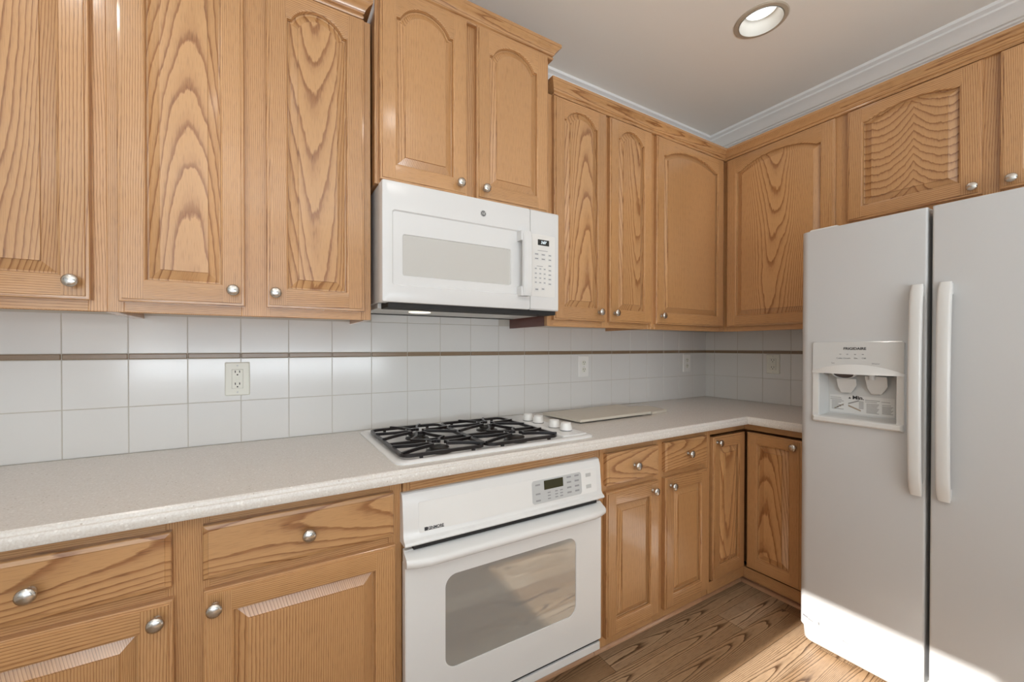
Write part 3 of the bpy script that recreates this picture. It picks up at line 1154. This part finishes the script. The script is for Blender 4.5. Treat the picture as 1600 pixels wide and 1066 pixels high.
# front face as a ring between window outline and door outline
big = []
cx, cz = (W0 + W1) / 2, (V0 + V1) / 2
DX0, DX1 = OX0 + .004, OX1 - .003
outer = rrect(DX0, DX1, OD0, OD1 - .045, .004, 8)
mb.loft([[(x, -.585, z) for x, z in rrect(DX0, DX1, OD0, OD1 - .045, .004, 8)],
         [(x, yF + .003, z) for x, z in outer],
         [(x, yF, z) for x, z in rrect(DX0 + .003, DX1 - .003, OD0 + .003, OD1 - .048, .004, 8)],
         [(x, yF, z) for x, z in win], [(x, yF + .0025, z) for x, z in rrect(W0 + .001, W1 - .001, V0 + .001, V1 - .001, .035, 8)]], cap0=True, cap1=False)
od = mb.build('door', WHITE, ov, smooth=30)
mb = MB()
mb.poly([(x, yF + .0022, z) for x, z in rrect(W0 + .0005, W1 - .0005, V0 + .0005, V1 - .0005, .0355, 8)])
mb.build('window_pane', OVENGLASS, od)
# top rail of the door with its bowed full-width handle
mb = MB()
mb.box(DX0, DX1, -.606, -.585, OD1 - .046, OD1 - .008)
mb.build('door_rail', WHITE, od, bevel=.003)
hp = [(-.600, .634), (-.608, .6315), (-.620, .6265), (-.632, .622), (-.644, .6185), (-.651, .614), (-.6535, .606), (-.651, .597),
      (-.644, .5915), (-.630, .589), (-.608, .593), (-.600, .592)]
rings = []
for k in range(25):
    t = k / 24
    x = OX0 + .002 + (OX1 - .002 - OX0 - .002) * t
    e = min(t, 1 - t) / .10
    bow = .62 if e <= 0 else (1.0 if e >= 1 else .62 + .38 * math.sin(e * PI / 2))
    rings.append([(x, -.600 + (y + .600) * bow, z) for y, z in hp])
mb = MB()
mb.loft(rings)
mb.build('handle', WHITE, od, smooth=45)
# base strip and slot below the door
MB().box(OX0 + .008, OX1 - .006, -.600, -.585, .104, .116).build('vent_slot', DARK, ov)
MB().box(OX0 + .006, OX1 - .004, -.606, -.575, .074, .103).build('base_strip', WHITE, ov, bevel=.002)

# ------------------------------------------------------------------ microwave
mw = thing('microwave', 'white over-range microwave mounted under the raised oak cabinet', 'microwave', (0, 0, 1.36))
MX0, MX1, MZ0, MZ1 = -2.357, -1.628, .0, .400
SPL = -1.7735
MB().box(MX0 + .001, MX1 - .001, -.352, -.008, .004, .398).build('body', WHITE_MW, mw, bevel=.003)
FRY = -.400
mb = MB()
DW0, DW1 = MX0, SPL - .0008
mo = rrect(DW0, DW1, MZ0, MZ1, .006, 8)
pin = rrect(-2.324, -1.790, .056, .306, .010, 8)
wo = rrect(-2.288, -1.860, .090, .230, .008, 8)
mb.loft([[(x, -.353, z) for x, z in mo], [(x, FRY + .006, z) for x, z in mo],
         [(x, FRY + .0018, z) for x, z in rrect(DW0 + .0015, DW1 - .0005, MZ0 + .0015, MZ1 - .0015, .006, 8)],
         [(x, FRY, z) for x, z in rrect(DW0 + .006, DW1 - .001, MZ0 + .006, MZ1 - .006, .006, 8)],
         [(x, FRY, z) for x, z in pin],
         [(x, FRY + .0050, z) for x, z in rrect(-2.320, -1.794, .060, .302, .008, 8)],
         [(x, FRY + .0050, z) for x, z in wo],
         [(x, FRY + .009, z) for x, z in rrect(-2.286, -1.862, .092, .228, .007, 8)]], cap1=False)
mdr = mb.build('door', WHITE_MW, mw, smooth=30)
mb = MB()
mb.poly([(x, FRY + .0085, z) for x, z in rrect(-2.2868, -1.8612, .0912, .2288, .0075, 8)])
mb.build('window_pane', MWGLASS, mdr)
mb = MB()
mb.lathe([(.0115, 0), (.0115, .0008), (.0001, .0010)], (-1.984, FRY, .346), '-y', 32)
bdg = mb.build('badge', plain('badge_grey', (.085, .085, .09), .35), mw)
text('lettering', 'GE', .0135, plain('badge_silver', (.72, .71, .69), .3), bdg, (-1.984, FRY - .0012, .3462), (PI / 2, 0, 0), sx=.85, shear=.2)
mb = MB()
mb.lathe([(.0098, .0011), (.0104, .0013), (.0110, .0011)], (-1.984, FRY, .346), '-y', 32, caps=False)
mb.build('badge_ring', plain('ring_silver', (.60, .60, .585), .3), bdg, smooth=40)
# handle: vertical bowed bar with two posts
mb = MB()
HX0, HX1 = -1.833, -1.788
rings = []
for k in range(19):
    t = k / 18
    z = .050 + .250 * t
    e = min(t, 1 - t) / .14
    bow = .030 if e <= 0 else (.038 if e >= 1 else .030 + .008 * math.sin(e * PI / 2))
    f = FRY - bow
    rings.append([(HX0 + .006, f + .014, z), (HX0 + .008, f + .005, z), (HX0 + .013, f, z), (HX1 - .005, f - .001, z), (HX1, f + .003, z), (HX1, f + .014, z)])
mb.loft(rings)
for z0 in (.050, .264):
    mb.box(HX0, HX1 - .004, FRY - .026, FRY + .004, z0, z0 + .036)
mb.build('handle', WHITE_MW, mdr, smooth=30)
mb = MB()
po = rrect(SPL + .0008, MX1, MZ0, MZ1, .005, 6)
mb.loft([[(x, -.353, z) for x, z in po], [(x, FRY + .005, z) for x, z in po],
         [(x, FRY, z) for x, z in rrect(SPL + .0015, MX1 - .005, MZ0 + .005, MZ1 - .005, .005, 6)]])
mcp = mb.build('control_panel', WHITE_MW, mw, smooth=30)
mb = MB()
plate_y(mb, rrect(-1.768, -1.651, .055, .303, .006, 5), FRY, FRY - .0010)
kp = mb.build('key_pad', plain('key_pad_white', (.72, .705, .68), .32), mcp)
mb = MB()
mb.box(-1.737, -1.681, FRY - .0016, FRY - .0008, .261, .284)
mb.build('display', SCREEN, mcp)
text('digits', '3:07', .0155, DIGIT, mcp, (-1.709, FRY - .0019, .2725), (PI / 2, 0, 0), shear=.15, ext=.0001)


def keyrect(cx, cz, w, h):
    mb = MB()
    mb.box(cx - w / 2, cx + w / 2, FRY - .0013, FRY - .0009, cz - h / 2, cz + h / 2, 1)
    mb.box(cx - w * .30, cx + w * .30, FRY - .0016, FRY - .0012, cz - h * .16, cz + h * .16, 0)
    mb.build('key', [KEY, KEYL], mcp)


for x0, x1, zz in ((-1.738, -1.688, .2395), (-1.742, -1.712, .1765)):
    MB().box(x0, x1, FRY - .0014, FRY - .0009, zz - .001, zz + .001).build('print_line', KEY, mcp)
for zz in (.224, .206):
    for xx in (-1.743, -1.710):
        keyrect(xx, zz, .026, .014)
for zz in (.224, .206, .182, .163, .145, .127, .108):
    keyrect(-1.677, zz, .020, .0135)
for zz in (.166, .147, .129, .111):
    for xx in (-1.747, -1.725, -1.703):
        keyrect(xx, zz, .014, .0115)
keyrect(-1.742, .083, .022, .018)
keyrect(-1.711, .086, .020, .015)
# underside: black vent strip, grey plate with two lamp lenses
mb = MB()
mb.box(MX0 + .022, MX1 - .012, -.390, -.300, -.016, .004)
mb.build('vent_grille', DARK, mw)
mb = MB()
mb.box(MX0 + .010, MX1 - .010, -.300, -.060, -.013, .004)
up = mb.build('under_plate', PALE, mw, bevel=.002)
for lx in (-2.165, -1.80):
    MB().lathe([(.0001, -.0025), (.040, -.002), (.044, .0)], (lx, -.215, -.0135), seg=28, sx=1.0, sy=.7).build('lamp_lens', LAMP if lx < -2 else KEYL, up)
MB().box(MX0 + .012, MX1 - .012, -.072, -.058, -.016, .004).build('rear_strip', DARK, mw)

# ------------------------------------------------------------------ refrigerator
fr = thing('refrigerator', 'white side-by-side refrigerator with ice and water dispenser', 'refrigerator', (0, 0, 0))
FX = -.790                                   # door front plane
FY0, FG0, FG1, FY1 = -.909, -1.2725, -1.2835, -1.815
mb = MB()
mb.box(-.715, -.03, FY1, FY0, .03, 1.655)
mb.build('body', WHITE, fr, bevel=.006)
for fx_, fy_ in ((-.66, -.95), (-.66, -1.77), (-.08, -.95), (-.08, -1.77)):
    MB().lathe([(.018, 0), (.018, .032)], (fx_, fy_, .0005), seg=12).build('foot', GASKET, fr)
MB().box(-.735, -.715, FY1 + .01, FY0 - .01, .09, 1.655).build('gasket', GASKET, fr)
DZ0, DZ1 = .086, 1.674
HY0, HY1, HZ0, HZ1 = -.975, -1.205, .940, 1.118     # dispenser opening


def door_profile(ya, yb, r_a, r_b, n=6):
    """half-round edged door section from ya (left) to yb (right): list of (x, y)."""
    pts = [(-.735, ya)]
    for k in range(n + 1):
        a = PI / 2 * k / n
        pts.append((FX + r_a * (1 - math.sin(a)), ya - r_a * (1 - math.cos(a))))
    for k in range(n + 1):
        a = PI / 2 * k / n
        pts.append((FX + r_b * (1 - math.cos(a)), yb + r_b * (1 - math.sin(a))))
    pts.append((-.735, yb))
    return pts


def door_block(mb, prof, z0, z1, top, bot):
    mb.loft([[(x, y, z) for x, y in prof] for z in (z0, z1)], 0, True, bot, top)


mb = MB()
p_full = door_profile(FY0, FG0, .030, .006)
door_block(mb, p_full, DZ0, HZ0, False, True)
door_block(mb, p_full, HZ1, DZ1, True, False)
pl = [p for p in p_full if p[1] > -.94][:] + [(FX, HY0), (-.735, HY0)]
pr = [(-.735, HY1), (FX, HY1)] + [p for p in p_full if p[1] < -1.25]
door_block(mb, pl, HZ0, HZ1, False, False)
door_block(mb, pr, HZ0, HZ1, False, False)
mb.poly([(FX, HY0, HZ0), (-.735, HY0, HZ0), (-.735, HY1, HZ0), (FX, HY1, HZ0)])
mb.poly([(FX, HY0, HZ1), (-.735, HY0, HZ1), (-.735, HY1, HZ1), (FX, HY1, HZ1)])
fd = mb.build('door', FRIDGE, fr, smooth=35)
mb = MB()
door_block(mb, door_profile(FG1, FY1, .006, .030), DZ0, DZ1, True, True)
fd2 = mb.build('door', FRIDGE, fr, smooth=35)
for ya, yb in ((-.925, -1.02), (-1.70, -1.80)):
    MB().box(-.755, -.60, yb, ya, 1.656, 1.689).build('hinge_cover', FRIDGE_P, fr, bevel=.006)
# base grille with rounded end
mb = MB()
gp = [(-.715, FY0 - .004)] + [(-.770 + .035 * (1 - math.sin(a)), FY0 - .004 - .035 * (1 - math.cos(a))) for a in [k * PI / 2 / 8 for k in range(9)]]
gp += [(-.770, FY1 + .02), (-.715, FY1 + .02)]
mb.loft([[(x + .012, y, .012) for x, y in gp], [(x - .003, y, .024) for x, y in gp], [(x - .012, y, .080) for x, y in gp], [(x - .010, y, .084) for x, y in gp]])
mb.build('base_grille', FRIDGE_P, fr, smooth=45)


def fridge_handle(yc, parent):
    rings = []
    z0, z1, w = .718, 1.420, .0165
    for k in range(33):
        t = k / 32
        z = z0 + (z1 - z0) * t
        e = min(t, 1 - t) / .12
        out = .016 + .012 * math.sin(min(max(e, 0), 1) * PI / 2) + .012 * math.sin(PI * t)
        ww = w * (1.0 if e >= .25 else .86 + .14 * e / .25)
        th = .018 if e > .5 else .012 + .012 * e
        x = FX - out
        sec = []
        for q in range(16):
            a = 2 * PI * q / 16
            ca, sa = math.cos(a), math.sin(a)
            sec.append((x - th / 2 * math.copysign(abs(ca) ** .7, ca) + .0, yc + ww * math.copysign(abs(sa) ** .55, sa), z))
        rings.append(sec)
    mb = MB()
    mb.loft(rings)
    mb.box(FX - .016, FX + .002, yc - .013, yc + .013, z0 + .004, z0 + .040)
    mb.box(FX - .016, FX + .002, yc - .013, yc + .013, z1 - .040, z1 - .004)
    return mb.build('handle', FRIDGE_P, parent, smooth=40)


fridge_handle(-1.2545, fd)
fridge_handle(-1.3185, fd2)


# dispenser: raised housing, arched hood, recess, paddles, tray, sticker (local frame of the right wall: u = -y)
def RW(u, d, z):
    """point on the right wall's frame: u to the right, d towards the room from the door face."""
    return (FX - d, -u, z)


def plate_u(mb, outl, d0, d1, m=0, ch=.002):
    cu = (min(p[0] for p in outl) + max(p[0] for p in outl)) / 2
    cz = (min(p[1] for p in outl) + max(p[1] for p in outl)) / 2
    w = max(p[0] for p in outl) - cu
    h = max(p[1] for p in outl) - cz
    mb.loft([[RW(u, d0, z) for u, z in outl], [RW(u, d1 - ch, z) for u, z in outl],
             [RW(cu + (u - cu) * (1 - ch / w), d1, cz + (z - cz) * (1 - ch / h)) for u, z in outl]], m)


U0, U1 = .957, 1.222
disp = None
mb = MB()
n = 20
arch = [(U1 - (U1 - U0) * k / n, 1.120 + .028 * (1 - (2 * k / n - 1) ** 2)) for k in range(n + 1)]     # right to left
head = [(U0, 1.120)][0:0] + [(p[0], p[1]) for p in arch[::-1]] + [(U1, 1.226), (U1 - .006, 1.232), (U0 + .006, 1.232), (U0, 1.226)]
mb.loft([[RW(u, .0, z) for u, z in head], [RW(u, .007, z) for u, z in head], [RW(u, .0085, z) for u, z in
        [(min(max(p[0], U0 + .0015), U1 - .0015), min(p[1], 1.2305)) for p in head]]])
disp = mb.build('dispenser', plain('dispenser_gloss', (.565, .565, .555), .12), fr, smooth=30)
# hood: arched band sloping forward below the head
mb = MB()
low = 1.1115
r0, r1, r2_, r3 = [], [], [], []
for k in range(n + 1):
    u = U0 + (U1 - U0) * k / n
    za = 1.120 + .028 * (1 - (2 * k / n - 1) ** 2)
    s = (1 - (2 * k / n - 1) ** 2)
    r0.append(RW(u, .0, za))
    r1.append(RW(u, .008, za))
    r2_.append(RW(u, .010 + .020 * s, low))
    r3.append(RW(u, -.010, low))
mb.loft([r0, r1, r2_, r3], closed=False, cap0=False, cap1=False)
mb.build('hood', FRIDGE_P, disp, smooth=45)
for a, b in ((U0, -HY0 + .003), (-HY1 - .003, U1)):
    mb = MB()
    mb.loft([[RW(u, -.002, z) for u, z in ((a, .93), (b, .93), (b, 1.119), (a, 1.119))],
             [RW(u, .008, z) for u, z in ((a, .93), (b, .93), (b, 1.119), (a, 1.119))]])
    mb.build('side_rail', FRIDGE_P, disp, bevel=.002)
mb = MB()
ua, ub = -HY0, -HY1
mb.poly([RW(ua + .012, -.0535, .952), RW(ub - .010, -.0535, .952), RW(ub - .010, -.0535, 1.117), RW(ua + .012, -.0535, 1.117)])
mb.poly([RW(ua, 0, .942), RW(ua + .012, -.0535, .952), RW(ua + .012, -.0535, 1.117), RW(ua, 0, 1.117)])
mb.poly([RW(ub - .010, -.0535, .952), RW(ub, 0, .942), RW(ub, 0, 1.117), RW(ub - .010, -.0535, 1.117)])
mb.poly([RW(ua, 0, .942), RW(ub, 0, .942), RW(ub - .010, -.0535, .952), RW(ua + .012, -.0535, .952)])
mb.poly([RW(ua, 0, 1.116), RW(ub, 0, 1.116), RW(ub - .010, -.0535, 1.116), RW(ua + .012, -.0535, 1.116)])
mb.build('recess', plain('recess_grey', (.56, .56, .55), .4), disp)
mb = MB()
tray = [(U0, .924), (U1, .924), (U1, .944), (U0, .944)]
mb.loft([[RW(u, -.004, z) for u, z in ((U0, .918), (U1, .918), (U1, .946), (U0, .946))],
         [RW(u, .012, z) for u, z in ((U0 + .001, .921), (U1 - .001, .921), (U1 - .001, .9445), (U0 + .001, .9445))],
         [RW(u, .019, z) for u, z in ((U0 + .008, .926), (U1 - .008, .926), (U1 - .008, .941), (U0 + .008, .941))]])
mb.build('drip_tray', FRIDGE_P, disp, bevel=.002)
# ice chute: oval mouth tipped towards the user, dark inside
def mouth(r, d, dz):
    return [RW(1.048 + r * math.cos(a), d + .010 * math.sin(a), 1.1125 + dz + r * .58 * math.sin(a)) for a in [2 * PI * k / 32 for k in range(32)]]


mb = MB()
mb.loft([mouth(.0365, -.040, .004), mouth(.0365, -.010, .0), mouth(.0350, -.007, .0), mouth(.0325, -.008, .0), mouth(.0320, -.014, .001)], cap0=True, cap1=False)
mb.build('ice_chute', FRIDGE_P, disp, smooth=50)
mb = MB()
mb.poly(mouth(.0323, -.013, .001))
mb.build('chute_mouth', plain('chute_brown', (.075, .06, .055), .6), disp)


def paddle(u0, u1, uc, z0, z1, name):
    """leaf-shaped lever hanging in the recess."""
    mb = MB()
    ol = [(uc - .014, z0), (uc + .016, z0), (u1, z0 + .030), (u1 + .001, z1), (u0, z1), (u0 + .003, z0 + .022)]
    mb.loft([[RW(u, -.050 + (z - z0) * .30, z) for u, z in ol], [RW(u, -.042 + (z - z0) * .30, z) for u, z in ol]])
    return mb.build(name, FRIDGE_P, disp, bevel=.0025)


paddle(1.020, 1.080, 1.044, 1.036, 1.092, 'ice_paddle')
paddle(1.107, 1.168, 1.133, 1.038, 1.106, 'water_paddle')
mb = MB()
mb.lathe([(.009, 0), (.0095, .016), (.011, .026)], RW(1.128, -.022, 1.092), 'z', 16)
mb.build('water_spout', FRIDGE_P, disp, smooth=40)
for a, b in ((-1.006, -.990), (-1.192, -1.150)):
    MB().box(FX + .002, FX + .030, a, b, 1.1085, 1.1130).build('shadow_slot', DARK, disp)
# instruction sticker on the recess back
mb = MB()
sd = -.0530
mb.loft([[RW(u, sd, z) for u, z in ((.992, .958), (1.182, .958), (1.182, 1.026), (.992, 1.026))],
         [RW(u, sd + .0004, z) for u, z in ((.992, .958), (1.182, .958), (1.182, 1.026), (.992, 1.026))]])
stk = mb.build('sticker', STICKER_W, disp)
mb = MB()


def st_bar(u0, u1, z0, z1, m=0, sl=0.0):
    mb.poly([RW(u0, sd + .0007, z0), RW(u1, sd + .0007, z0 + sl), RW(u1, sd + .0007, z1 + sl), RW(u0, sd + .0007, z1)], m)


st_bar(.994, 1.028, 1.014, 1.016)
st_bar(.994, 1.030, 1.007, 1.0095)
for k in range(7):
    st_bar(.998, 1.036 - (k % 3) * .008, 1.001 - k * .0052, 1.0035 - k * .0052)
st_bar(1.006, 1.036, .969, .973, 1, .020)
st_bar(1.050, 1.082, .992, .997, 0, .014)
st_bar(1.050, 1.088, .984, .990, 1, -.016)
for k in range(6):
    st_bar(1.082, 1.096, 1.004 - k * .005, 1.0068 - k * .005)
st_bar(1.100, 1.142, 1.012, 1.0145)
st_bar(1.100, 1.134, 1.006, 1.0082)
for k in range(9):
    st_bar(1.104, 1.140 - (k % 4) * .002, .999 - k * .0042, 1.0012 - k * .0042)
st_bar(1.146, 1.170, 1.010, 1.012)
st_bar(1.148, 1.172, .999, 1.001)
for k in range(7):
    st_bar(1.148, 1.178 - (k % 3) * .003, .993 - k * .0042, .9952 - k * .0042)
mb.build('print', [STICKER_G, STICKER_B], stk)
RR = (PI / 2, 0, -PI / 2)
text('lettering', 'Min.', .0185, INK, stk, RW(1.080, sd + .0009, 1.0190), RR, ext=.0001, sx=1.1, bold=.0006)
mb = MB()
mb.poly([RW(1.050, sd + .0009, 1.014), RW(1.059, sd + .0009, 1.014), RW(1.0545, sd + .0009, 1.021)])
mb.build('print', INK, stk)
HD = .0090
text('lettering', 'FRIGIDAIRE', .0128, INK, disp, RW(1.0885, HD, 1.206), RR, sx=1.02, bold=.0003)
for tx, tu in (('Cube', 1.043), ('Crush', 1.066), ('On', 1.092), ('Off', 1.115)):
    text('lettering', tx, .0085, KEY, disp, RW(tu, HD, 1.1705), RR)
text('lettering', 'Ice', .0085, KEY, disp, RW(1.024, HD, 1.1515), RR)
text('lettering', 'Water', .0085, KEY, disp, RW(1.148, HD, 1.152), RR)
for tu in (1.046, 1.067, 1.090, 1.112):
    MB().box(FX - HD - .0006, FX - HD + .0006, -tu - .0025, -tu + .0025, 1.1835, 1.1865).build('indicator', KEY, disp)
# scuffs near the bottom corner
SCUFF = plain('scuff_grey', (.16, .16, .165), .7)
for u0, u1, z0, z1 in ((.926, .944, .122, .128), (.944, .962, .116, .120), (.978, .983, .114, .126), (1.054, 1.075, .098, .101)):
    mb = MB()
    q = ((u0, z0), (u1, z0 - .004), (u1, z1 - .005), (u0, z1))
    mb.loft([[RW(u, .0, z) for u, z in q], [RW(u, .0004, z) for u, z in q]])
    mb.build('scuff_mark', SCUFF, fd)

# ------------------------------------------------------------------ wall outlets


def outlet(label, u, z, W, H, wall, gfci):
    loc = (u, -.0036, z) if wall == 'back' else (-.0036, -u, z)
    r = thing('wall_outlet', label, 'outlet', loc, 0 if wall == 'back' else -PI / 2)
    pm, fm = (ALMOND, ALMOND) if gfci else (PLATE, ALMOND)
    mb = MB()
    plate_y(mb, rrect(-W / 2, W / 2, -H / 2, H / 2, .004, 4), 0, -.0055, 0, .003)
    mb.build('cover_plate', pm, r, smooth=25)
    slots = MB()
    if gfci:
        mb = MB()
        plate_y(mb, rrect(-.0168, .0168, -.0335, .0335, .002, 3), -.004, -.0078, 0, .0008)
        f = mb.build('receptacle', fm, r)
        gm = MB()
        gm.box(-.0175, .0175, -.0058, -.0052, -.0342, .0342)
        gm.build('recess_line', plain('plate_shadow', (.42, .41, .37), .6), r)
        mb = MB()
        mb.box(-.006, .006, -.0090, -.0070, .0015, .0075)
        mb.box(-.006, .006, -.0090, -.0070, -.0075, -.0015)
        mb.build('button', ALMOND, f, bevel=.0006)
        for s in (.0215, -.0215):
            for dx in (-.0065, .0065):
                slots.box(dx - .0014, dx + .0014, -.0081, -.0074, s + .0005, s + .0085)
            slots.lathe([(.0026, .0074), (.0026, .0081)], (0, 0, s - .0065), '-y', 12)
        screws = (.0475, -.0475)
    else:
        mb = MB()
        for s in (.0195, -.0195):
            plate_y(mb, [(.0165 * math.copysign(min(abs(math.cos(a)), .93), math.cos(a)), s + .0145 * math.sin(a)) for a in [2 * PI * k / 24 for k in range(24)]], -.004, -.0072, 0, .0008)
        f = mb.build('receptacle', fm, r)
        for s in (.0195, -.0195):
            for dx in (-.0062, .0062):
                slots.box(dx - .0014, dx + .0014, -.0076, -.0068, s + .0005, s + .0080)
            slots.lathe([(.0025, .0068), (.0025, .0076)], (0, 0, s - .0062), '-y', 12)
        screws = (0.0,)
    slots.build('slot', SLOT, f)
    for s in screws:
        MB().lathe([(.0032, .005), (.0030, .0064), (.0001, .0068)], (0, 0, s), '-y', 14).build('screw', PALE, r)
    return r


outlet('almond outlet with reset buttons, on the tiles left of the cooktop', -2.773, 1.0975, .076, .119, 'back', True)
outlet('white duplex outlet on the tiles above the cream boards', -1.134, 1.1035, .074, .119, 'back', False)
outlet('white duplex outlet on the back wall tiles nearest the corner', -.216, 1.1045, .078, .119, 'back', False)
outlet('almond outlet on the side wall tiles beside the refrigerator', .436, 1.108, .074, .117, 'right', True)
